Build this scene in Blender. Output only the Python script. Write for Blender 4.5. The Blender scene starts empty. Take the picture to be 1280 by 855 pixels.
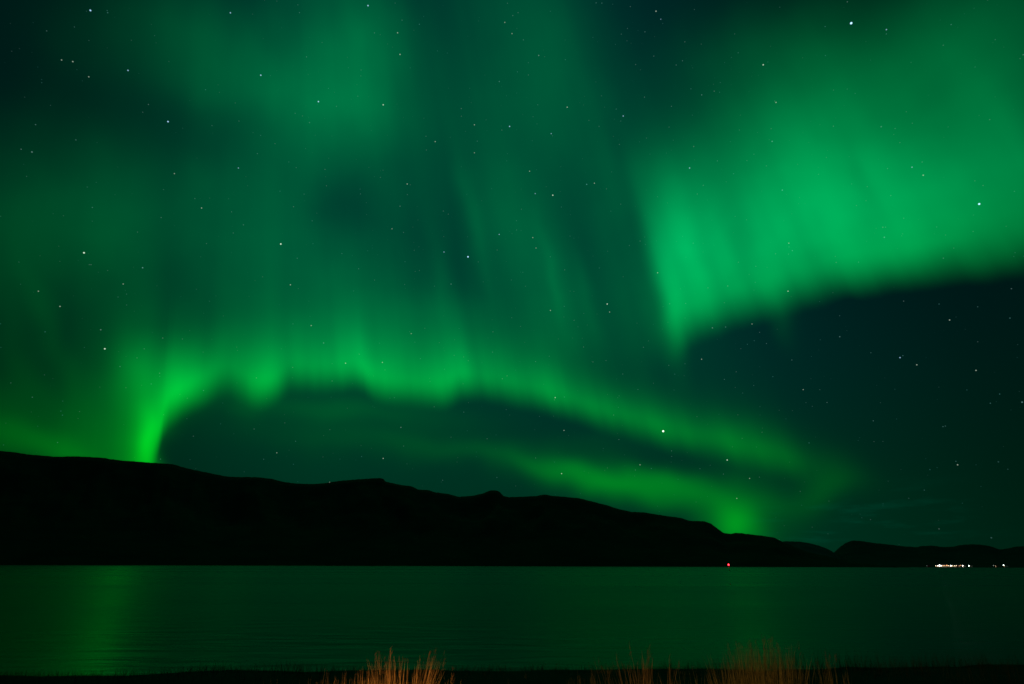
import bpy, bmesh, math, random
from mathutils import Vector, Matrix, noise
random.seed(7)
R = math.radians
scn = bpy.context.scene
col = scn.collection

# ------------------------------------------------------------------ camera
CAM_Z = 2.0
PITCH, ROLL = 21.45, 0.17
FPX = 711.1                                   # 20 mm on 36 mm, in pixels of the 1280 px wide photo
camd = bpy.data.cameras.new('camera'); cam = bpy.data.objects.new('camera', camd); col.objects.link(cam)
camd.lens = 20.0; camd.sensor_width = 36.0; camd.clip_start = 0.05; camd.clip_end = 80000
CM = Matrix.Rotation(R(90 + PITCH), 3, 'X') @ Matrix.Rotation(R(ROLL), 3, 'Z')
cam.matrix_world = Matrix.Translation((0, 0, CAM_Z)) @ CM.to_4x4()
scn.camera = cam
def pdir(x, y):                               # direction of sight of a point of the photo
    return (CM @ Vector(((x - 640) / FPX, -(y - 427.5) / FPX, -1))).normalized()

# ------------------------------------------------------------------ exposure
scn.view_settings.view_transform = 'Standard'; scn.view_settings.look = 'None'
scn.view_settings.exposure = 0; scn.view_settings.gamma = 1
scn.view_settings.use_curve_mapping = False
scn.render.resolution_x = 1024; scn.render.resolution_y = 684

# ------------------------------------------------------------------ night sky with aurora
# The aurora hangs along the field lines: longitude/latitude about the magnetic zenith.
MZ = pdir(330, -1300)
EY = (Vector((0, 1, 0)) - MZ * MZ.y).normalized()
EX = EY.cross(MZ).normalized()
def ll(x, y):
    d = pdir(x, y)
    return (math.degrees(math.atan2(d.dot(EX), d.dot(EY))), math.degrees(math.asin(d.dot(MZ))))

w = bpy.data.worlds.new('World'); scn.world = w; w.use_nodes = True
nt = w.node_tree; nt.nodes.clear()
def setin(n, i, v):
    if v is None: return
    if hasattr(v, 'is_output'): nt.links.new(v, n.inputs[i])
    else: n.inputs[i].default_value = v
def M(op, a, b=None, c=None, clamp=False):
    n = nt.nodes.new('ShaderNodeMath'); n.operation = op; n.use_clamp = clamp
    setin(n, 0, a); setin(n, 1, b); setin(n, 2, c); return n.outputs[0]
def DOT(a, b):
    n = nt.nodes.new('ShaderNodeVectorMath'); n.operation = 'DOT_PRODUCT'
    setin(n, 0, a); setin(n, 1, b); return n.outputs['Value']
def XYZ(a, b, c):
    n = nt.nodes.new('ShaderNodeCombineXYZ'); setin(n, 0, a); setin(n, 1, b); setin(n, 2, c); return n.outputs[0]
def MR(v, a, b, c=0.0, d=1.0, kind='SMOOTHSTEP'):
    n = nt.nodes.new('ShaderNodeMapRange'); n.interpolation_type = kind; n.clamp = True
    for i, q in enumerate((v, a, b, c, d)): setin(n, i, q)
    return n.outputs[0]
def NOISE(vec, scale, detail=2.0, rough=0.5, dim='3D', wv=None):
    n = nt.nodes.new('ShaderNodeTexNoise'); n.noise_dimensions = dim
    if vec is not None: nt.links.new(vec, n.inputs['Vector'])
    if wv is not None: nt.links.new(wv, n.inputs['W'])
    n.inputs['Scale'].default_value = scale; n.inputs['Detail'].default_value = detail
    n.inputs['Roughness'].default_value = rough
    return n.outputs['Fac']
def CURVE(x01, pts):
    n = nt.nodes.new('ShaderNodeFloatCurve'); nt.links.new(x01, n.inputs['Value'])
    cv = n.mapping.curves[0]; n.mapping.use_clip = False
    pts = sorted(pts)
    while len(cv.points) < len(pts): cv.points.new(0.5, 0.5)
    for p, (a, b) in zip(cv.points, pts): p.location = (a, b); p.handle_type = 'AUTO_CLAMPED'
    n.mapping.update(); return n.outputs[0]

tc = nt.nodes.new('ShaderNodeTexCoord'); D = tc.outputs['Generated']
nrm = nt.nodes.new('ShaderNodeVectorMath'); nrm.operation = 'NORMALIZE'; nt.links.new(D, nrm.inputs[0]); D = nrm.outputs[0]
lon = M('MULTIPLY', M('ARCTAN2', DOT(D, tuple(EX)), DOT(D, tuple(EY))), 57.29578)
lat = M('MULTIPLY', M('ARCSINE', DOT(D, tuple(MZ))), 57.29578)
sep = nt.nodes.new('ShaderNodeSeparateXYZ'); nt.links.new(D, sep.inputs[0])
azim = M('MULTIPLY', M('ARCTAN2', sep.outputs[0], sep.outputs[1]), 57.29578)
elev = M('MULTIPLY', M('ARCSINE', sep.outputs[2]), 57.29578)
P0 = XYZ(lon, lat, 1.0)
# gentle warping, so that no patch has a machine-made outline
def warp(vec, sc, amt):
    n = nt.nodes.new('ShaderNodeTexNoise'); nt.links.new(vec, n.inputs['Vector'])
    n.inputs['Scale'].default_value = sc; n.inputs['Detail'].default_value = 2.0
    s = nt.nodes.new('ShaderNodeVectorMath'); s.operation = 'SUBTRACT'; nt.links.new(n.outputs['Color'], s.inputs[0]); s.inputs[1].default_value = (.5, .5, .5)
    m = nt.nodes.new('ShaderNodeVectorMath'); m.operation = 'MULTIPLY_ADD'; nt.links.new(s.outputs[0], m.inputs[0])
    m.inputs[1].default_value = (amt, amt, 0); nt.links.new(vec, m.inputs[2]); return m.outputs[0]
PW = warp(P0, 0.10, 4.5)
SW = nt.nodes.new('ShaderNodeSeparateXYZ'); nt.links.new(PW, SW.inputs[0])

# rays: brightness that changes across longitude and hardly along it
rvec = XYZ(lon, M('MULTIPLY', lat, 0.055), 0.0)
ray_f = NOISE(rvec, 0.50, 1.6, 0.45)
ray_c = NOISE(rvec, 0.22, 1.0, 0.5)
rays = M('ADD', M('MULTIPLY', MR(ray_f, .25, .75), .20), M('MULTIPLY_ADD', MR(ray_c, .3, .7), .34, .70))
soft_rays = M('MULTIPLY_ADD', M('SUBTRACT', rays, 1.0), .3, 1.0)

acc = None
def add(v):
    global acc
    acc = v if acc is None else M('ADD', acc, v)

L0, L1 = -75.0, 75.0
l01 = MR(lon, L0, L1, kind='LINEAR')
def lon01(x, y): return (ll(x, y)[0] - L0) / (L1 - L0)
def curtain(edge, amp, soft, d0, H, tail, use_rays, jag=0.0, hts=None, power=1.7, tails=None, low=.6):
    """edge: photo points along the curtain's lower hem; amp: (x, y, brightness)"""
    e = M('MULTIPLY', CURVE(l01, [(lon01(x, y), ll(x, y)[1] / 90) for x, y in edge]), 90.0)
    a = CURVE(l01, [(lon01(x, y), v) for x, y, v in amp])
    d = M('SUBTRACT', lat, e)
    if jag: d = M('ADD', d, M('MULTIPLY', M('SUBTRACT', ray_f, .5), jag))
    s = MR(d, -soft * low, soft)
    if hts:                                   # the band's height changes along its length
        hc = M('MULTIPLY', CURVE(l01, [(lon01(x, y), v / 40) for x, y, v in hts]), 40.0)
        q = M('SUBTRACT', M('DIVIDE', d, hc), d0 / H)
        up = M('MULTIPLY', M('MAXIMUM', q, 0.0), H); dn = M('MULTIPLY', M('MINIMUM', q, 0.0), H * .8)
        g = M('POWER', .36788, M('POWER', M('ABSOLUTE', M('ADD', up, dn)), power))
    else:
        g = M('POWER', .36788, M('POWER', M('ABSOLUTE', M('MULTIPLY', M('SUBTRACT', d, d0), 1 / H)), power))
    if tail:
        t = M('POWER', .36788, M('MULTIPLY', M('MAXIMUM', d, 0.0), 1 / tail[1]))
        g = M('MULTIPLY_ADD', t, CURVE(l01, [(lon01(x, y), v) for x, y, v in tails]) if tails else tail[0], g)
    add(M('MULTIPLY', M('MULTIPLY', a, use_rays), M('MULTIPLY', s, g)))
def splat(x, y, ang, sx, sy, amp, vec=None):
    ca, sa = math.cos(R(ang)), math.sin(R(ang))
    c = Vector(ll(x, y)); u = Vector(ll(x + ca * 10, y + sa * 10)) - c; v = Vector(ll(x - sa * 10, y + ca * 10)) - c
    Mi = Matrix(((u.x / 10 * sx, v.x / 10 * sy), (u.y / 10 * sx, v.y / 10 * sy))).inverted()
    o = -(Mi @ c)
    a = DOT(vec or PW, (Mi[0][0], Mi[0][1], o.x)); b = DOT(vec or PW, (Mi[1][0], Mi[1][1], o.y))
    r2 = M('MULTIPLY_ADD', a, a, M('MULTIPLY', b, b))
    return M('POWER', .36788, r2), amp
def splats(lst, mod=None, vec=None):
    s = None
    for q in lst:
        g, amp = splat(*q, vec=vec)
        s = M('MULTIPLY', g, amp) if s is None else M('MULTIPLY_ADD', g, amp, s)
    if mod is not None: s = M('MULTIPLY', s, mod)
    add(s)

# the long arc over the ridge on the left, with its scalloped hem
curtain(
    edge=[(-200, 560), (0, 585), (100, 600), (150, 605), (180, 604), (189, 594), (196, 562), (206, 527), (228, 511), (255, 497), (280, 484), (303, 493), (322, 500), (345, 494),
          (368, 479), (400, 481), (432, 478), (446, 476), (470, 492), (505, 497), (555, 500), (580, 489), (605, 492), (645, 500), (700, 513),
          (760, 533), (830, 553), (900, 570), (960, 584), (1020, 600), (1100, 620), (1300, 640)],
    amp=[(-200, 500, 0), (20, 500, .02), (60, 500, .03), (100, 500, .05), (135, 500, .075), (155, 500, .10), (175, 500, .17), (192, 500, .25), (220, 490, .27), (245, 490, .26), (270, 480, .20), (300, 480, .25), (325, 480, .27),
         (355, 470, .22), (380, 470, .20), (440, 460, .25), (480, 470, .21), (540, 480, .22), (600, 480, .23), (700, 500, .20), (800, 530, .15), (900, 550, .115),
         (980, 570, .06), (1040, 590, .015), (1120, 600, 0), (1300, 600, 0)],
    soft=2.3, d0=.45, H=1.0, tail=(.30, 8.5), use_rays=rays, jag=.5,
    hts=[(-200, 500, 4), (110, 500, 6.5), (160, 500, 7.5), (188, 500, 7.0), (208, 500, 4.4), (240, 490, 3.6), (280, 485, 3.4), (330, 480, 3.6), (450, 470, 3.3), (560, 480, 3.4), (680, 500, 3.1), (800, 530, 2.8), (900, 550, 2.6), (1300, 600, 2.6)],
    tails=[(-200, 500, .4), (100, 500, .30), (160, 500, .20), (200, 500, .10), (240, 490, .16), (290, 480, .32), (325, 480, .36), (400, 480, .34), (520, 480, .40), (620, 480, .30), (760, 500, .22), (1000, 550, .15), (1300, 600, .1)])
# the wide band on the right
curtain(
    edge=[(600, 480), (780, 470), (835, 452), (852, 432), (875, 418), (920, 403), (960, 393), (1000, 379), (1060, 364), (1130, 354), (1200, 345), (1280, 333), (1500, 290), (1900, 200)],
    amp=[(500, 300, 0), (750, 300, 0), (782, 300, .03), (808, 300, .15), (832, 300, .32), (860, 300, .34), (900, 300, .36), (960, 300, .36), (1040, 290, .41), (1090, 270, .42), (1150, 250, .36), (1210, 240, .28), (1290, 220, .19), (1380, 180, .05), (1600, 100, .01), (1900, 50, 0)],
    soft=3.4, low=.35, d0=.70, H=1.0, tail=None, use_rays=soft_rays, jag=.6, power=2.0,
    hts=[(600, 480, 8), (790, 300, 8), (830, 300, 8.6), (900, 300, 9.0), (1000, 290, 9.0), (1100, 260, 9.2), (1200, 240, 8.8), (1290, 220, 8.6), (1900, 50, 8)])
# soft veils and patches
splats([
    (420, 105, 80, 110, 85, .14), (470, 40, 0, 60, 60, .035), (300, 100, 12, 150, 50, .05), (250, 40, 30, 90, 60, .03), (250, 270, -5, 230, 90, .042), (370, 330, 85, 130, 90, .035),
    (640, 110, 80, 170, 90, .05), (560, 420, 0, 200, 60, .05), (540, 200, 85, 140, 60, .015),
    (640, 300, 72, 100, 45, .055), (705, 350, 76, 95, 34, .05), (770, 330, 76, 110, 30, .04), (440, 370, 90, 90, 45, .04), (500, 380, 85, 90, 35, .03),
    (837, 385, 77, 60, 14, .12), (1150, 60, -10, 190, 60, .045), (1010, 150, -15, 160, 45, .05), (1245, 110, 0, 120, 80, .05), (1245, 20, 0, 90, 60, .02),
    (680, 80, 82, 150, 65, .022), (110, 280, 0, 150, 130, .024), (60, 405, 72, 75, 15, .018), (30, 440, 75, 90, 22, .012), (160, 330, 85, 120, 40, .012),
    (925, 305, 74, 60, 16, -.06), (1066, 232, 70, 42, 13, -.06), (885, 345, 74, 45, 14, -.04), (1030, 335, 60, 40, 16, -.04), (430, 245, 80, 60, 40, -.036), (1210, 292, -18, 90, 26, -.04),
    (720, 110, 80, 150, 55, .018), (960, 70, -10, 140, 60, .03), (770, 230, 75, 90, 22, .03), (596, 285, 75, 75, 11, .024), (690, 345, 76, 70, 10, .026), (735, 365, 77, 60, 9, .018), (548, 350, 84, 70, 12, .02)], mod=soft_rays)
splats([
    (191, 550, 84, 40, 13, .26), (204, 505, 125, 42, 24, .12), (172, 462, 95, 48, 34, .10), (225, 462, 10, 60, 30, .06),
    (325, 480, 90, 34, 26, .05), (400, 512, 3, 75, 20, .030), (520, 520, 3, 110, 20, .018), (430, 550, 2, 230, 50, .008), (240, 480, 0, 34, 30, .10),
    (965, 370, 75, 40, 16, .07), (850, 300, 74, 80, 22, .08),
    (700, 588, 10, 70, 15, .075), (800, 606, 8, 110, 17, .14), (560, 560, 2, 180, 18, .03), (868, 628, 20, 70, 20, .06),
    (917, 656, 70, 30, 24, .21), (1025, 606, 150, 40, 22, .035), (930, 615, 30, 60, 40, .03), (900, 548, 14, 120, 20, .02),
    (30, 552, 14, 90, 22, .045), (10, 520, 0, 80, 50, .02), (90, 565, 10, 60, 16, .03)])
# dim glow of the part of the sky behind the viewer
bk = M('MULTIPLY', MR(sep.outputs[1], .25, -.6), M('MULTIPLY', MR(elev, 2, 50), MR(NOISE(D, 2.2, 2), .35, .7)))
add(M('MULTIPLY', bk, .06))
clumps = MR(NOISE(D, 5.5, 3, .5), .3, .7, .86, 1.14, kind='LINEAR')
I = M('MULTIPLY', M('MAXIMUM', acc, 0.0), M('MULTIPLY', clumps, MR(M('ABSOLUTE', azim), 46, 72, 1.0, .2)))

# dark blue-green night air beneath it, darkest at the frame's sides
side = MR(M('ABSOLUTE', M('ADD', lon, -2.0)), 16, 46, 1.0, .36)
baseG = M('MULTIPLY', side, MR(elev, 1, 34, .030, .021))
baseB = M('MULTIPLY', side, MR(elev, 1, 22, .013, .022))
# thin cloud wisps low on the right
cv_ = XYZ(M('MULTIPLY', lon, .16), M('MULTIPLY', elev, .9), 3.0)
cl = MR(NOISE(cv_, 1.3, 4, .6), .48, .72)
clw = M('MULTIPLY', M('MULTIPLY', cl, MR(elev, 7.5, 3.0)), M('MULTIPLY', MR(elev, 1.2, 2.6), MR(lon, 21, 26)))
clw = M('MULTIPLY', clw, MR(lon, 41, 34))
baseG = M('MULTIPLY_ADD', clw, .013, baseG); baseB = M('MULTIPLY_ADD', clw, .007, baseB)

kb = MR(elev, 6, 31, .005, .22)
G = M('ADD', baseG, I); B = M('MULTIPLY_ADD', I, kb, baseB)
Rr = M('MULTIPLY', I, 0.0)

# stars
def stars_vor(scale, size, dens, gain):
    v = nt.nodes.new('ShaderNodeTexVoronoi'); v.feature = 'F1'; nt.links.new(D, v.inputs['Vector']); v.inputs['Scale'].default_value = scale
    sp = nt.nodes.new('ShaderNodeSeparateColor'); nt.links.new(v.outputs['Color'], sp.inputs[0])
    keep = MR(sp.outputs[0], dens, 1.0)
    keep = M('POWER', keep, 2.2)
    core = MR(v.outputs['Distance'], size * scale, 0.0)
    return M('MULTIPLY', M('MULTIPLY', core, keep), gain), sp.outputs[1]
s1, h1 = stars_vor(48, .0013, .60, .42)
s2, h2 = stars_vor(120, .0010, .38, .20)
st = M('ADD', s1, s2)
named = [(1064, 29, 2.6, 1), (829, 539, 3.2, 0), (1224, 255, 2.0, 1), (585, 321, 2.0, 1), (113, 13, 1.3, 1), (210, 152, 1.3, 1), (326, 94, 1.0, 1), (398, 127, 1.2, 1),
         (460, 7, 1.1, 1), (351, 305, 1.5, 0), (105, 316, 1.4, 0), (131, 436, 1.2, 0), (479, 131, .9, 0), (637, 158, 1.0, 1), (954, 81, .9, 0), (691, 244, 1.1, 0), (288, 16, .8, 1),
         (759, 380, 1.1, 0), (555, 315, .7, 1), (909, 575, 1.0, 0), (862, 210, .8, 1), (479, 573, .6, 0), (779, 145, .8, 1), (709, 134, .6, 0), (689, 167, .6, 1), (624, 293, .7, 1),
         (160, 88, .8, 1), (363, 356, .6, 0), (497, 41, .5, 0), (500, 68, .6, 0), (1125, 447, .8, 1), (1146, 456, .5, 0), (1187, 400, .5, 0), (1220, 463, .5, 0), (412, 603, .6, 0),
         (298, 210, .6, 1), (544, 177, .5, 0), (593, 156, .5, 0), (593, 191, .4, 0), (662, 214, .5, 0), (743, 229, .5, 0), (688, 388, .5, 0), (762, 390, .5, 0), (509, 230, .6, 0),
         (77, 75, .4, 0), (91, 77, .5, 0), (111, 96, .4, 0), (75, 383, .5, 0), (48, 364, .4, 0), (154, 355, .4, 0), (218, 217, .4, 0), (252, 260, .5, 0), (346, 566, .4, 0),
         (702, 592, .7, 0), (800, 581, .5, 0), (921, 623, .4, 0), (1197, 581, .5, 0), (937, 598, .4, 0), (705, 538, .5, 0), (694, 497, .7, 0), (478, 453, .5, 0), (432, 454, .6, 0),
         (389, 407, .5, 0), (514, 417, .4, 0), (490, 286, .4, 0), (669, 242, .6, 1), (820, 14, .6, 0), (826, 24, .4, 1), (877, 449, .5, 0), (985, 364, .7, 0), (986, 304, .4, 0), (1108, 37, .6, 1),
         (970, 128, .5, 0), (940, 405, .4, 0), (822, 341, .5, 0), (666, 297, .5, 0), (670, 310, .4, 0), (640, 42, .4, 0), (631, 28, .4, 0), (1004, 487, .4, 0), (1154, 219, .5, 0), (1140, 209, .5, 1)]
sw = None; sb = None
for (x, y, s, blue) in named:
    r_ = .0009 + .00035 * s
    n = nt.nodes.new('ShaderNodeVectorMath'); n.operation = 'DISTANCE'; nt.links.new(D, n.inputs[0]); n.inputs[1].default_value = tuple(pdir(x, y))
    m_ = MR(n.outputs['Value'], r_, r_ * .25, 0.0, s * .8)
    if blue: sb = m_ if sb is None else M('ADD', sb, m_)
    else: sw = m_ if sw is None else M('ADD', sw, m_)
ext = MR(elev, 0, 12, .3, 1)
st = M('MULTIPLY', st, ext)
Rr = M('ADD', Rr, M('MULTIPLY_ADD', st, M('MULTIPLY_ADD', h1, .3, .2), M('MULTIPLY_ADD', sb, .45, M('MULTIPLY', sw, .8))))
G = M('ADD', G, M('MULTIPLY_ADD', st, .75, M('MULTIPLY_ADD', sb, .75, M('MULTIPLY', sw, 1.0))))
B = M('ADD', B, M('MULTIPLY_ADD', st, .72, M('MULTIPLY_ADD', sb, 1.1, M('MULTIPLY', sw, .78))))
cc = nt.nodes.new('ShaderNodeCombineColor'); setin(cc, 0, Rr); setin(cc, 1, G); setin(cc, 2, B)
bg = nt.nodes.new('ShaderNodeBackground'); nt.links.new(cc.outputs[0], bg.inputs[0]); bg.inputs[1].default_value = 1.0
wo = nt.nodes.new('ShaderNodeOutputWorld'); nt.links.new(bg.outputs[0], wo.inputs[0])
w.cycles.sampling_method = 'MANUAL'; w.cycles.sample_map_resolution = 512

# unseen warm lamp behind the viewer, inferred from the orange light on the reeds
def lamp(name, loc, target, energy, color, size, blend, radius):
    ld = bpy.data.lights.new(name, 'SPOT'); ld.energy = energy; ld.color = color; ld.spot_size = R(size); ld.spot_blend = blend; ld.shadow_soft_size = radius
    o = bpy.data.objects.new(name, ld); col.objects.link(o); o.location = loc
    o.rotation_euler = (Vector(target) - Vector(loc)).to_track_quat('-Z', 'Y').to_euler(); return o
lamp('headlight_beam', (-6.0, -7.0, 1.0), (-1.05, 6.1, .28), 10000, (1.0, .37, .085), 10, 1.0, .10)
lamp('headlight_spill', (-6.0, -7.0, 1.2), (1.6, 7.2, .5), 1700, (1.0, .46, .12), 40, 1.0, .12)

# ------------------------------------------------------------------ helpers
def link(o): col.objects.link(o); return o
def mesh_obj(name, verts, faces, mat, parent=None, smooth=False):
    me = bpy.data.meshes.new(name); me.from_pydata(verts, [], faces); me.update()
    o = bpy.data.objects.new(name, me); link(o); me.materials.append(mat)
    if smooth: me.polygons.foreach_set('use_smooth', [True] * len(me.polygons))
    if parent: o.parent = parent
    return o
def empty(name, loc, rz=0):
    o = bpy.data.objects.new(name, None); link(o); o.location = loc; o.rotation_euler = (0, 0, rz); o.empty_display_size = .2; return o
def tag(o, label=None, cat=None, group=None, kind=None):
    if label: o['label'] = label
    if cat: o['category'] = cat
    if group: o['group'] = group
    if kind: o['kind'] = kind
    return o
class MB:
    def __init__(s): s.v = []; s.f = []
    def box(s, c, d, rz=0):
        b = len(s.v); ca, sa = math.cos(rz), math.sin(rz)
        for z in (-1, 1):
            for x, y in ((-1, -1), (1, -1), (1, 1), (-1, 1)):
                X, Y = x * d[0] / 2, y * d[1] / 2
                s.v.append((c[0] + X * ca - Y * sa, c[1] + X * sa + Y * ca, c[2] + z * d[2] / 2))
        for q in ((0, 3, 2, 1), (4, 5, 6, 7), (0, 1, 5, 4), (1, 2, 6, 5), (2, 3, 7, 6), (3, 0, 4, 7)): s.f.append(tuple(b + i for i in q))
        return s
    def lathe(s, c, prof, n=12):
        b = len(s.v)
        for r, z in prof:
            for i in range(n):
                a = 2 * math.pi * i / n; s.v.append((c[0] + r * math.cos(a), c[1] + r * math.sin(a), c[2] + z))
        for k in range(len(prof) - 1):
            for i in range(n):
                j = (i + 1) % n; s.f.append((b + k * n + i, b + k * n + j, b + (k + 1) * n + j, b + (k + 1) * n + i))
        s.f.append(tuple(b + i for i in range(n))[::-1]); s.f.append(tuple(b + (len(prof) - 1) * n + i for i in range(n)))
        return s
    def ball(s, c, r, sq=1.0):
        return s.lathe(c, [(r * math.sin(math.pi * k / 8) + 1e-4, -r * sq * math.cos(math.pi * k / 8)) for k in range(9)], 12)
    def roof(s, w_, d_, z, h, over=.5):
        b = len(s.v); W, Dp = w_ / 2 + over, d_ / 2 + over
        s.v += [(-W, -Dp, z), (W, -Dp, z), (W, Dp, z), (-W, Dp, z), (-W, 0, z + h), (W, 0, z + h)]
        s.f += [(b, b + 1, b + 5, b + 4), (b + 2, b + 3, b + 4, b + 5), (b + 3, b, b + 4), (b + 1, b + 2, b + 5), (b + 3, b + 2, b + 1, b)]
        return s
    def build(s, name, mat, parent=None, smooth=False): return mesh_obj(name, s.v, s.f, mat, parent, smooth)

def mat(name, base, rough=.8, base2=None, nscale=5.0, metallic=0.0, bump=0.0, stretch=None, spec=None, coords='Object'):
    m = bpy.data.materials.new(name); m.use_nodes = True; n_ = m.node_tree; p = n_.nodes['Principled BSDF']
    p.inputs['Roughness'].default_value = rough; p.inputs['Metallic'].default_value = metallic
    if spec is not None: p.inputs['Specular IOR Level'].default_value = spec
    c1 = (*base, 1); c2 = (*(base2 or tuple(.7 * b for b in base)), 1)
    tcn = n_.nodes.new('ShaderNodeTexCoord'); mp = n_.nodes.new('ShaderNodeMapping'); n_.links.new(tcn.outputs[coords], mp.inputs[0])
    if stretch: mp.inputs['Scale'].default_value = stretch
    ns = n_.nodes.new('ShaderNodeTexNoise'); ns.inputs['Scale'].default_value = nscale; ns.inputs['Detail'].default_value = 5
    n_.links.new(mp.outputs[0], ns.inputs['Vector'])
    rp = n_.nodes.new('ShaderNodeValToRGB'); rp.color_ramp.elements[0].color = c2; rp.color_ramp.elements[1].color = c1
    rp.color_ramp.elements[0].position = .38; rp.color_ramp.elements[1].position = .62
    n_.links.new(ns.outputs['Fac'], rp.inputs[0]); n_.links.new(rp.outputs[0], p.inputs['Base Color'])
    if bump:
        bn = n_.nodes.new('ShaderNodeBump'); bn.inputs['Strength'].default_value = bump; n_.links.new(ns.outputs['Fac'], bn.inputs['Height']); n_.links.new(bn.outputs[0], p.inputs['Normal'])
    return m
def emit(name, color, strength):
    m = bpy.data.materials.new(name); m.use_nodes = True; p = m.node_tree.nodes['Principled BSDF']
    p.inputs['Base Color'].default_value = (.8, .8, .8, 1); p.inputs['Emission Color'].default_value = (*color, 1); p.inputs['Emission Strength'].default_value = strength
    return m

# ------------------------------------------------------------------ water
wm = bpy.data.materials.new('fjord_water'); wm.use_nodes = True; n_ = wm.node_tree; p = n_.nodes['Principled BSDF']
p.inputs['Base Color'].default_value = (.002, .006, .006, 1); p.inputs['IOR'].default_value = 1.333; p.inputs['Specular IOR Level'].default_value = .30; p.inputs['Roughness'].default_value = .30
gm = n_.nodes.new('ShaderNodeNewGeometry')
mp = n_.nodes.new('ShaderNodeMapping'); mp.inputs['Scale'].default_value = (.5, 1.6, 1); n_.links.new(gm.outputs['Position'], mp.inputs[0])
n1 = n_.nodes.new('ShaderNodeTexNoise'); n1.inputs['Scale'].default_value = .9; n1.inputs['Detail'].default_value = 4; n_.links.new(mp.outputs[0], n1.inputs['Vector'])
bn = n_.nodes.new('ShaderNodeBump'); bn.inputs['Strength'].default_value = .35; bn.inputs['Distance'].default_value = .12
n_.links.new(n1.outputs['Fac'], bn.inputs['Height']); n_.links.new(bn.outputs[0], p.inputs['Normal'])
# wind lanes: streaks of smoother and rougher water
mp2 = n_.nodes.new('ShaderNodeMapping'); mp2.inputs['Scale'].default_value = (.0016, .03, 1); mp2.inputs['Rotation'].default_value = (0, 0, R(1.5)); n_.links.new(gm.outputs['Position'], mp2.inputs[0])
n2 = n_.nodes.new('ShaderNodeTexNoise'); n2.inputs['Scale'].default_value = 1.0; n2.inputs['Detail'].default_value = 3; n_.links.new(mp2.outputs[0], n2.inputs['Vector'])
mr = n_.nodes.new('ShaderNodeMapRange'); mr.inputs[1].default_value = .35; mr.inputs[2].default_value = .65; mr.inputs[3].default_value = .24; mr.inputs[4].default_value = .36
n_.links.new(n2.outputs['Fac'], mr.inputs[0]); n_.links.new(mr.outputs[0], p.inputs['Roughness'])
tag(mesh_obj('water', [(-30000, -40, 0), (30000, -40, 0), (30000, 30000, 0), (-30000, 30000, 0)], [(0, 1, 2, 3)], wm), kind='structure')

# ------------------------------------------------------------------ hills
def interp(pts, x):
    if x <= pts[0][0]: return pts[0][1]
    for (a, b), (c, d) in zip(pts, pts[1:]):
        if x <= c:
            t = (x - a) / (c - a); return b + (d - b) * t
    return pts[-1][1]
def hills(name, ridge, x0, x1, shore, back, mat_, step=2.2, rough=.00045, seed=0.0, curve=.85, fall=.35):
    """ridge: skyline points of the photo; shore/back: distance of waterline and crest as functions of azimuth (deg)"""
    prof = []
    for x, y in ridge:
        d = pdir(x, y); prof.append((math.atan2(d.x, d.y), d.z / math.hypot(d.x, d.y)))
    a0 = x0; a1 = x1
    n = int((a1 - a0) / (step / FPX)) + 1
    rows = [i / 20 for i in range(21)] + [1.08, 1.2, 1.4, 1.7, 2.2, 3.0]
    V = []; F = []
    for t in rows:
        for i in range(n):
            a = a0 + (a1 - a0) * i / (n - 1)
            deg = math.degrees(a); sh = shore(deg); bk_ = back(deg)
            tr = interp(prof, a) + rough * (noise.fractal(Vector((a * 260, seed, 0)), 1, 2, 4)) + rough * .8 * abs(noise.noise(Vector((a * 900, seed, 4))))
            tr = max(tr, -.0005)
            d = sh + (bk_ - sh) * min(t, 1) + (bk_ - sh) * (t - 1 if t > 1 else 0) * .8
            if t <= 1:
                te = -3.0 / sh + (tr + 3.0 / sh) * (t ** curve)
                te *= 1 + .16 * math.sin(math.pi * t) * noise.fractal(Vector((a * 18, t * 3.0, seed + 7)), 1, 2, 4)
                te = min(te, tr - .0012 * (1 - t) * (1 if t < 1 else 0))
                z = CAM_Z + d * te
            else:
                z = CAM_Z + (bk_ * tr) * max(0, 1 - (t - 1) * .55) ** 1.5 - 5 * (t - 1)
            V.append((math.sin(a) * d, math.cos(a) * d, z))
    for r_ in range(len(rows) - 1):
        for i in range(n - 1):
            b = r_ * n + i; F.append((b, b + 1, b + 1 + n, b + n))
    o = mesh_obj(name, V, F, mat_, smooth=True); tag(o, kind='structure'); return o
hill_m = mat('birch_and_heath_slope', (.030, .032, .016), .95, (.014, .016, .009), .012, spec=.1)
far_m = mat('far_rock_haze_tint', (.028, .036, .05), .95, (.016, .02, .03), .006, spec=.1)  # rock with a bluish tint: distance haze put into the base colour
near_ridge = [(-900, 470), (-500, 500), (-260, 530), (-150, 545), (0, 563.5), (15, 565), (35, 568), (70, 571), (95, 570.5), (125, 572), (155, 576), (185, 578), (215, 580), (240, 587), (270, 593), (285, 596),
    (320, 596.5), (340, 598.5), (352, 602), (370, 604.5), (388, 605), (405, 604), (425, 601), (450, 599), (475, 597.5), (479, 598.5), (482, 602), (500, 606), (515, 608), (523, 612), (535, 612.5), (545, 615.5), (560, 617.5),
    (573, 621), (592, 619.5), (605, 616.5), (611, 613.5), (619, 612.7), (624, 614), (629, 620), (636, 621.5), (650, 621), (670, 620), (680, 618), (690, 620), (700, 620.5), (725, 623), (745, 628), (760, 632), (772, 636), (790, 640),
    (805, 640.5), (820, 643), (840, 646), (852, 647.5), (862, 651), (880, 651.5), (888, 654), (896, 660), (904, 666), (912, 667.5), (920, 666), (935, 667.5), (955, 670), (968, 672), (980, 678), (995, 684), (1010, 690), (1035, 695.5), (1060, 701.5), (1080, 704.5), (1100, 706.8), (1122, 708.8), (1140, 712)]
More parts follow.
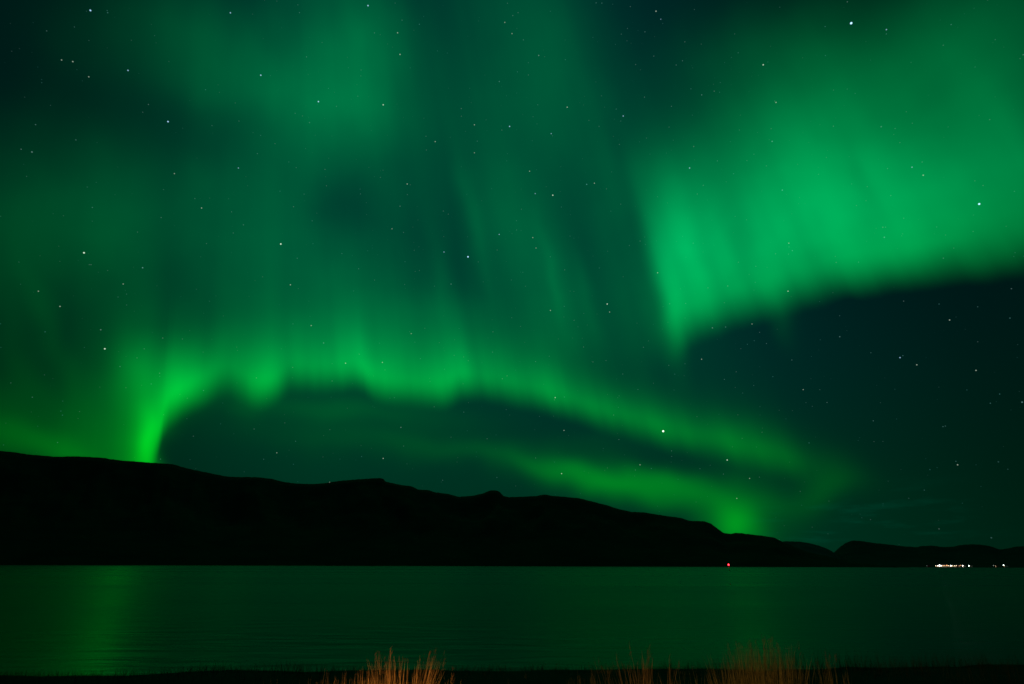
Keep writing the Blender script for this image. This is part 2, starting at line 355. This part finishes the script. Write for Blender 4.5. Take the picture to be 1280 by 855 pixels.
A = lambda x, y=700: math.atan2(pdir(x, y).x, pdir(x, y).y)
hills('hills', near_ridge, R(-88), A(1135), lambda g: 1700 + 6 * max(g, -30), lambda g: 2900 - 8 * min(g, 20) - max(0, g - 18) * 60, hill_m, seed=1.3)
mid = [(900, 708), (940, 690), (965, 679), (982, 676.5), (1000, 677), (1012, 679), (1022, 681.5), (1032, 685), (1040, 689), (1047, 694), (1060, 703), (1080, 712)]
mid_m = mat('mid_rock_haze_tint', (.09, .12, .14), .95, (.06, .08, .095), .006, spec=.1)  # paler, bluish rock colour in place of haze over the middle ridge
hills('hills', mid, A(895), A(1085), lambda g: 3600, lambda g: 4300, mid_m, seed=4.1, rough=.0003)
far = [(1000, 712), (1025, 703), (1040, 693), (1050, 683.5), (1058, 678), (1066, 675.5), (1076, 676), (1090, 678.5), (1110, 680.5), (1130, 683), (1145, 684), (1152, 682.5), (1165, 682), (1180, 684), (1190, 683.5), (1200, 681.5), (1215, 680.3), (1230, 681.3),
       (1240, 683.5), (1250, 687), (1258, 686), (1268, 683.5), (1285, 682.3), (1330, 676), (1400, 668), (1600, 672), (2200, 640), (4000, 600)]
hills('hills', far, A(998), R(85), lambda g: 2650 + 10 * max(0, 41 - g), lambda g: 5000, far_m, seed=9.7, rough=.0004, curve=1.5)

# ------------------------------------------------------------------ near bank
soil = mat('dark_wet_soil', (.030, .024, .015), .95, (.012, .010, .007), 3.0, bump=.6, spec=.15)
def px_at(x, y, z=0.0):                        # where the sight line meets the height z
    d = pdir(x, y); t = (z - CAM_Z) / d.z; return Vector((0, 0, CAM_Z)) + d * t
edge = [(-300, 846), (0, 844), (110, 844), (145, 846), (200, 843), (260, 839), (330, 838), (420, 840), (560, 838), (700, 840), (800, 838), (950, 836), (1100, 834), (1200, 833), (1280, 832), (1600, 830)]
def ground_z(x, y):
    e = interp([(px_at(a, b).x, px_at(a, b).y) for a, b in edge], x)
    s = (e - y)
    base = .42 * (1 - math.exp(-max(s, 0) / 3.0)) if s > 0 else -.12 * min(-s, 8)
    return base + ((.05 * noise.fractal(Vector((x * .9, y * .9, 0)), 1, 2, 4) + .05 * noise.noise(Vector((x * .25, y * .3, 5)))) if s > -3 else 0)
gv = []; gf = []
xs = [-60 + i * .8 for i in range(151)]; ys = [-60 + i * 2 for i in range(30)] + [i * .25 for i in range(0, 80)] + [20 + i * 4 for i in range(6)]
for y in ys:
    for x in xs: gv.append((x, y, ground_z(x, y)))
for j in range(len(ys) - 1):
    for i in range(len(xs) - 1):
        b = j * len(xs) + i; gf.append((b, b + 1, b + 1 + len(xs), b + len(xs)))
tag(mesh_obj('ground', gv, gf, soil, smooth=True), kind='structure')

# ------------------------------------------------------------------ grass and reeds
straw = mat('dry_reed_straw', (.42, .33, .16), .7, (.24, .17, .08), 14.0, spec=.25)
cover_m = mat('low_green_grass', (.06, .08, .025), .85, (.035, .045, .015), 6.0, spec=.1)
green_straw = mat('fading_green_sedge', (.38, .36, .14), .75, (.22, .20, .08), 14.0, spec=.2)
plume_m = mat('reed_plume', (.26, .19, .12), .9, (.15, .10, .07), 40.0, spec=.1)
def blade(V, F, base, top, width, bend, seg=6):
    base = Vector(base); top = Vector(top); ax = top - base
    a = random.uniform(0, math.pi); side = Vector((math.cos(a), math.sin(a), 0)); fold = Vector((-math.sin(a), math.cos(a), 0))
    b0 = len(V)
    for k in range(seg + 1):
        t = k / seg; c = base + ax * t + bend * (t * t) ; wd = width * (1 - t) ** .6 * .5 + .0003
        c = c - Vector((0, 0, bend.length * .35 * t * t))
        V += [tuple(c - side * wd), tuple(c + fold * wd * .5), tuple(c + side * wd)]
    for k in range(seg):
        for q in (0, 1):
            i = b0 + 3 * k + q; F.append((i, i + 1, i + 4, i + 3))
    return Vector(V[-2])
def tuft(x, y, dist, spread, count, hmin, hmax, lean, label, material, group, plumes=0, width=.007, cat='grass tuft', name='grass_tuft'):
    """x, y: photo point of the tuft's tips; the root stands on the ground dist metres away"""
    d = pdir(x, 850); k = dist / math.hypot(d.x, d.y); gx, gy = d.x * k, d.y * k
    gz = ground_z(gx, gy); root = empty(name, (gx, gy, gz)); tag(root, label, cat, group)
    dt = pdir(x, y); H = CAM_Z + dt.z * dist / math.hypot(dt.x, dt.y) - gz
    V = []; F = []; tips = []
    count = int(count * 2.1)
    for i in range(count):
        ox = max(-1.7, min(1.7, random.gauss(0, 1))) * spread; oy = max(-1.5, min(1.5, random.gauss(0, .7))) * spread
        z0 = ground_z(gx + ox, gy + oy) - gz - .03
        h = H * random.uniform(hmin, hmax) * (1 - .25 * min(1, abs(ox) / (3 * spread)))
        dx = lean * h + ox * .25 + random.gauss(0, .045) * h; dy = random.gauss(0, .06)
        bend = Vector((random.gauss(.01 + lean * .3, .06), random.gauss(0, .05), 0)) * h
        tips.append((blade(V, F, (ox, oy, z0), (ox + dx, oy + dy, h), width * random.uniform(.5, 1.2), bend), h))
    mesh_obj('blades', V, F, material, root)
    tips.sort(key=lambda q: -q[1])
    for (tp, h) in tips[:plumes]:
        pv = []; pf = []
        for s in range(12):
            b = tp + Vector((random.gauss(0, .004), random.gauss(0, .004), -random.uniform(0, .15)))
            blade(pv, pf, b, b + Vector((random.gauss(.012, .010), random.gauss(0, .010), random.uniform(.015, .05))), .0022, Vector((.004, 0, 0)), 2)
        mesh_obj('seed_head', pv, pf, plume_m, root)
    return root
GR = 'reed and grass clumps on the near bank'
tuft(493, 806, 6.2, .12, 105, .55, 1.0, -.07, 'tall orange-lit reed clump standing brightest of all on the near bank', straw, GR, 5, .008, 'reeds', 'reed_clump')
tuft(516, 804, 6.0, .045, 60, .65, 1.0, .13, 'slanting bundle of bright orange reeds leaning right beside the tall clump', straw, GR, 4, .009, 'reeds', 'reed_clump')
tuft(549, 815, 6.4, .10, 11, .4, 1.0, .02, 'thin dim reeds just right of the brightest clump', straw, GR, 3, .006, 'reeds', 'reed_clump')
tuft(395, 838, 6.6, .30, 110, .6, 1.0, .03, 'low brown grass tuft left of the bright reeds at the bottom edge', straw, GR, 0, .006)
tuft(440, 832, 6.5, .14, 40, .6, 1.0, -.02, 'small low grass tuft touching the left side of the bright reeds', straw, GR, 0, .006)
tuft(778, 806, 7.2, .10, 18, .5, 1.0, -.16, 'few reeds leaning left in the middle of the bank', straw, GR, 2, .006, 'reeds', 'reed_clump')
tuft(804, 800, 7.0, .06, 34, .5, 1.0, .0, 'narrow upright reed clump with rusty stems right of centre', straw, GR, 4, .008, 'reeds', 'reed_clump')
tuft(834, 815, 7.1, .025, 9, .6, 1.0, .0, 'single thin upright spray of reeds between two larger clumps', straw, GR, 2, .008, 'reeds', 'reed_clump')
tuft(880, 830, 7.8, .20, 34, .62, 1.0, .0, 'short dim grass tuft left of the broad feathery clump', green_straw, GR, 0, .006)
tuft(935, 798, 7.6, .18, 170, .62, 1.0, .01, 'broad feathery olive-brown reed clump, left half of the widest stand', green_straw, GR, 9, .0055, 'reeds', 'reed_clump')
tuft(965, 790, 7.5, .15, 127, .62, 1.0, .05, 'tallest point of the broad olive-brown reed stand on the right', green_straw, GR, 8, .0055, 'reeds', 'reed_clump')
tuft(993, 815, 7.9, .05, 14, .6, 1.0, .0, 'sparse upright stems just right of the broad reed stand', green_straw, GR, 2, .0055, 'reeds', 'reed_clump')
tuft(1038, 812, 8.4, .10, 22, .6, 1.0, .02, 'rightmost pale thin reed stems, nearly lost in the dark', green_straw, GR, 3, .0055, 'reeds', 'reed_clump')
tuft(735, 832, 7.6, .11, 18, .6, 1.0, .0, 'short dark grass tuft left of the middle reeds', green_straw, GR, 0, .006)
tuft(153, 846, 9.0, .16, 30, .6, 1.0, .0, 'small dark grass tuft by the green glow at the water edge', green_straw, GR, 0, .006)
tuft(70, 842, 8.6, .12, 26, .6, 1.0, .0, 'leftmost low dark grass tuft on the bank', green_straw, GR, 0, .006)
# ground cover along the bank, nobody could count it
V = []; F = []
for i in range(24000):
    x = random.uniform(-17, 17); edge_i = i % 2
    y = random.uniform(5.0, 14.5) if not edge_i else random.gauss(12.6, .9)
    z = ground_z(x, y)
    if z < .015: continue
    if noise.noise(Vector((x * .8, y * .8, 3))) < random.uniform(-.5, .25): continue
    right = min(1, max(0, (x - 1) / 8))
    h = random.uniform(.04, .16 + .16 * right) * (1 + 1.2 * max(0, noise.noise(Vector((x * .6, y * .6, 9)))))
    blade(V, F, (x, y, z - .01), (x + random.gauss(0, .03), y + random.gauss(0, .03), z + h), .005, Vector((random.gauss(0, .04), random.gauss(0, .03), 0)), 3)
tag(mesh_obj('grass', V, F, cover_m), 'low dark grass covering the near bank', 'grass', kind='stuff')

# ------------------------------------------------------------------ the far shore's lights
steel = mat('galvanised_pole', (.35, .36, .37), .5, metallic=.6)
white_p = mat('white_painted_board', (.72, .70, .66), .7, (.6, .58, .54), 1.5)
red_p = mat('red_painted_board', (.28, .05, .035), .75, (.2, .035, .025), 1.5)
roof_m = mat('dark_slate_roof', (.05, .05, .055), .7, nscale=2)
conc = mat('quay_concrete', (.3, .29, .27), .85, (.2, .2, .19), 1.2)
rock_m = mat('shore_rock', (.16, .15, .14), .9, (.09, .09, .085), .8, bump=.4)
warmwin = emit('lit_window', (1.0, .70, .38), 1.0)

# red beacon on its skerry in front of the hills
def at(x, dist, z=0.0):
    d = pdir(x, 708); k = dist / math.hypot(d.x, d.y); return Vector((d.x * k, d.y * k, z))
bl = at(911, 1560); b = empty('navigation_beacon', (bl.x, bl.y, 0)); tag(b, 'small shore beacon glowing red at the foot of the dark hills', 'beacon')
MB().lathe((0, 0, -1), [(2.0, 0), (2.0, 1.6), (1.8, 1.9)], 16).build('plinth', conc, b)
MB().lathe((0, 0, .9), [(.85, 0), (.7, 2.6)], 16).build('tower', white_p, b)
MB().lathe((0, 0, 3.5), [(1.3, 0), (1.3, .2)], 16).build('gallery', steel, b)
MB().ball((0, 0, 5.2), 1.45, 1.2).build('lantern', emit('red_lantern', (1.0, .016, .028), 16), b, True)
MB().lathe((0, 0, 6.9), [(1.2, 0), (.1, .8)], 16).build('lantern_roof', steel, b)
# skerry the beacon stands on
sv = []; sf = []; n = 26; m_ = 7
for j in range(m_):
    for i in range(n):
        a = 2 * math.pi * i / n; rr = (1 - j / (m_ - 1)) * 13 * (1 + .25 * noise.noise(Vector((math.cos(a) * 1.5, math.sin(a) * 1.5, 2))))
        sv.append((bl.x + math.cos(a) * rr, bl.y + math.sin(a) * rr * .6, -1.4 + 1.7 * (j / (m_ - 1)) ** .7 + .12 * noise.noise(Vector((a * 3, j, 0)))))
for j in range(m_ - 1):
    for i in range(n): sf.append((j * n + i, j * n + (i + 1) % n, (j + 1) * n + (i + 1) % n, (j + 1) * n + i))
tag(mesh_obj('skerry', sv, sf, rock_m, smooth=True), 'low bare rock islet carrying the red beacon', 'rock')

DV = 2560.0                                     # distance of the village quay
# land under the village
q0 = at(1135, DV); q1 = at(1420, DV); dirq = (q1 - q0).normalized(); nq = Vector((-dirq.y, dirq.x, 0))
sv = [tuple(q0 + nq * 0 + Vector((0, 0, -2))), tuple(q1 + Vector((0, 0, -2))), tuple(q1 + nq * 260 + Vector((0, 0, -2))), tuple(q0 + nq * 260 + Vector((0, 0, -2)))]
sv += [(v[0], v[1], 1.3) for v in sv]
tag(mesh_obj('shore_terrace', sv, [(3, 2, 1, 0), (4, 5, 6, 7), (0, 1, 5, 4), (1, 2, 6, 5), (2, 3, 7, 6), (3, 0, 4, 7)], conc), kind='structure')

def house(x, back, wdt, dep, h, m, lit, label, cat='house', rows=1):
    p_ = at(x, DV) + nq * (back + 35)
    r0 = empty('waterfront_house', (p_.x, p_.y, 1.3), math.atan2(dirq.y, dirq.x)); tag(r0, label, cat, 'houses along the far quay')
    MB().box((0, 0, h / 2), (wdt, dep, h)).build('wall', m, r0)
    MB().roof(wdt, dep, h + .003, dep * .38).build('roof', roof_m, r0)
    n = max(2, int(wdt / 3.2))
    for rr in range(rows):
        for i in range(n):
            if not lit(i, rr): continue
            wx = -wdt / 2 + (i + .5) * wdt / n; wz = 1.7 + rr * 2.8
            fr = MB().box((wx, -dep / 2 - .03, wz), (1.5, .08, 1.5)).build('window', white_p, r0)
            MB().box((wx, -dep / 2 - .085, wz), (1.25, .03, 1.25)).build('pane', warmwin, fr)
    MB().box((wdt * .2, 0, h + dep * .3), (.9, .9, 1.8)).build('chimney', conc, r0)
house(1158, 40, 10, 8, 5.4, red_p, lambda i, r: False, 'unlit cottage left of the lit quay', rows=2)
house(1171, 12, 13, 9, 6.0, white_p, lambda i, r: r == 0, 'white house at the left end of the lit quay', rows=2)
house(1176.5, 14, 20, 11, 8.0, white_p, lambda i, r: True, 'large white warehouse behind the brightest quay lamp', rows=2)
house(1183.5, 16, 16, 9, 6.0, red_p, lambda i, r: True, 'red house between the brightest lamp and the middle of the quay', rows=2)
house(1190, 14, 18, 10, 5.6, white_p, lambda i, r: r == 0, 'long white shed in the middle of the lit quay', rows=2)
house(1196, 15, 12, 8, 5.6, red_p, lambda i, r: i % 2 == 0, 'red house at the right end of the lit row', rows=2)
house(1203, 20, 14, 9, 6.0, white_p, lambda i, r: i == 1, 'white house behind the pair of separate lamps', rows=2)
house(1212, 24, 11, 8, 5.2, white_p, lambda i, r: i == 0, 'white cottage beside the lone lamp right of the row', rows=2)
house(1244, 40, 12, 8, 5.2, red_p, lambda i, r: i == 1, 'dim red cottage far out on the right shore', rows=2)
house(1257, 26, 12, 9, 5.6, white_p, lambda i, r: i == 0, 'white cottage beside the last lamp on the right', rows=2)

bulbs = {}
def lampm(color, s):
    k = (color, s)
    if k not in bulbs: bulbs[k] = emit('lamp_glow', color, s * .17)
    return bulbs[k]
WH, WM, OR, CO = (1.0, .93, .80), (1.0, .78, .48), (1.0, .42, .16), (.80, 1.0, .86)
lamps = [(1158.5, 5, CO, 5, .45, 'faint greenish lamp standing alone left of the village'),
         (1169.5, 6, WM, 40, .6, 'warm white lamp at the very left end of the lit quay'),
         (1172, 6, WH, 60, .8, 'white lamp second from the left end of the quay row'),
         (1174.6, 7, WH, 170, 1.5, 'brightest white floodlight of the quay, with the widest glare'),
         (1176.6, 5.5, WH, 90, .8, 'white lamp close on the right of the brightest floodlight'),
         (1179, 7, OR, 40, .6, 'orange lamp just right of the brightest floodlight'),
         (1181.3, 8, OR, 46, .6, 'deep orange lamp, left of two reddish ones in the row'),
         (1183.8, 8.5, OR, 55, .7, 'tall orange lamp, right of two reddish ones in the row'),
         (1186, 6, WM, 50, .6, 'yellow lamp left of the second brightest floodlight'),
         (1188.7, 7, WH, 130, 1.15, 'second brightest floodlight in the middle of the quay'),
         (1191, 6, WM, 44, .6, 'yellow lamp right of the second brightest floodlight'),
         (1193.3, 6.5, WM, 52, .65, 'yellowish lamp third from the row right end'),
         (1195.5, 7, WM, 56, .7, 'yellowish lamp closing the continuous row on its right'),
         (1200.6, 9, OR, 34, .6, 'amber lamp of the separate pair, its left one'),
         (1203.4, 6.5, WH, 120, .95, 'bright white lamp of the separate pair, its right one'),
         (1211.2, 6.5, CO, 110, 1.0, 'lone greenish white lamp a little right of the pair'),
         (1242.2, 9, CO, 12, .5, 'faint lamp high on the empty right shore'),
         (1254.8, 9, CO, 105, 1.0, 'bright lone lamp farthest to the right')]
for (x, h, c, s, r_, lab) in lamps:
    p_ = at(x, DV) + nq * 3
    o = empty('quay_lamp', (p_.x, p_.y, 1.3)); tag(o, lab, 'lamp', 'lamps along the far shore')
    h = h * .55 + .8
    MB().lathe((0, 0, 0), [(.14, 0), (.09, h - r_)], 8).build('pole', steel, o)
    MB().ball((0, 0, h), r_).build('lamp_head', lampm(c, s), o, True)
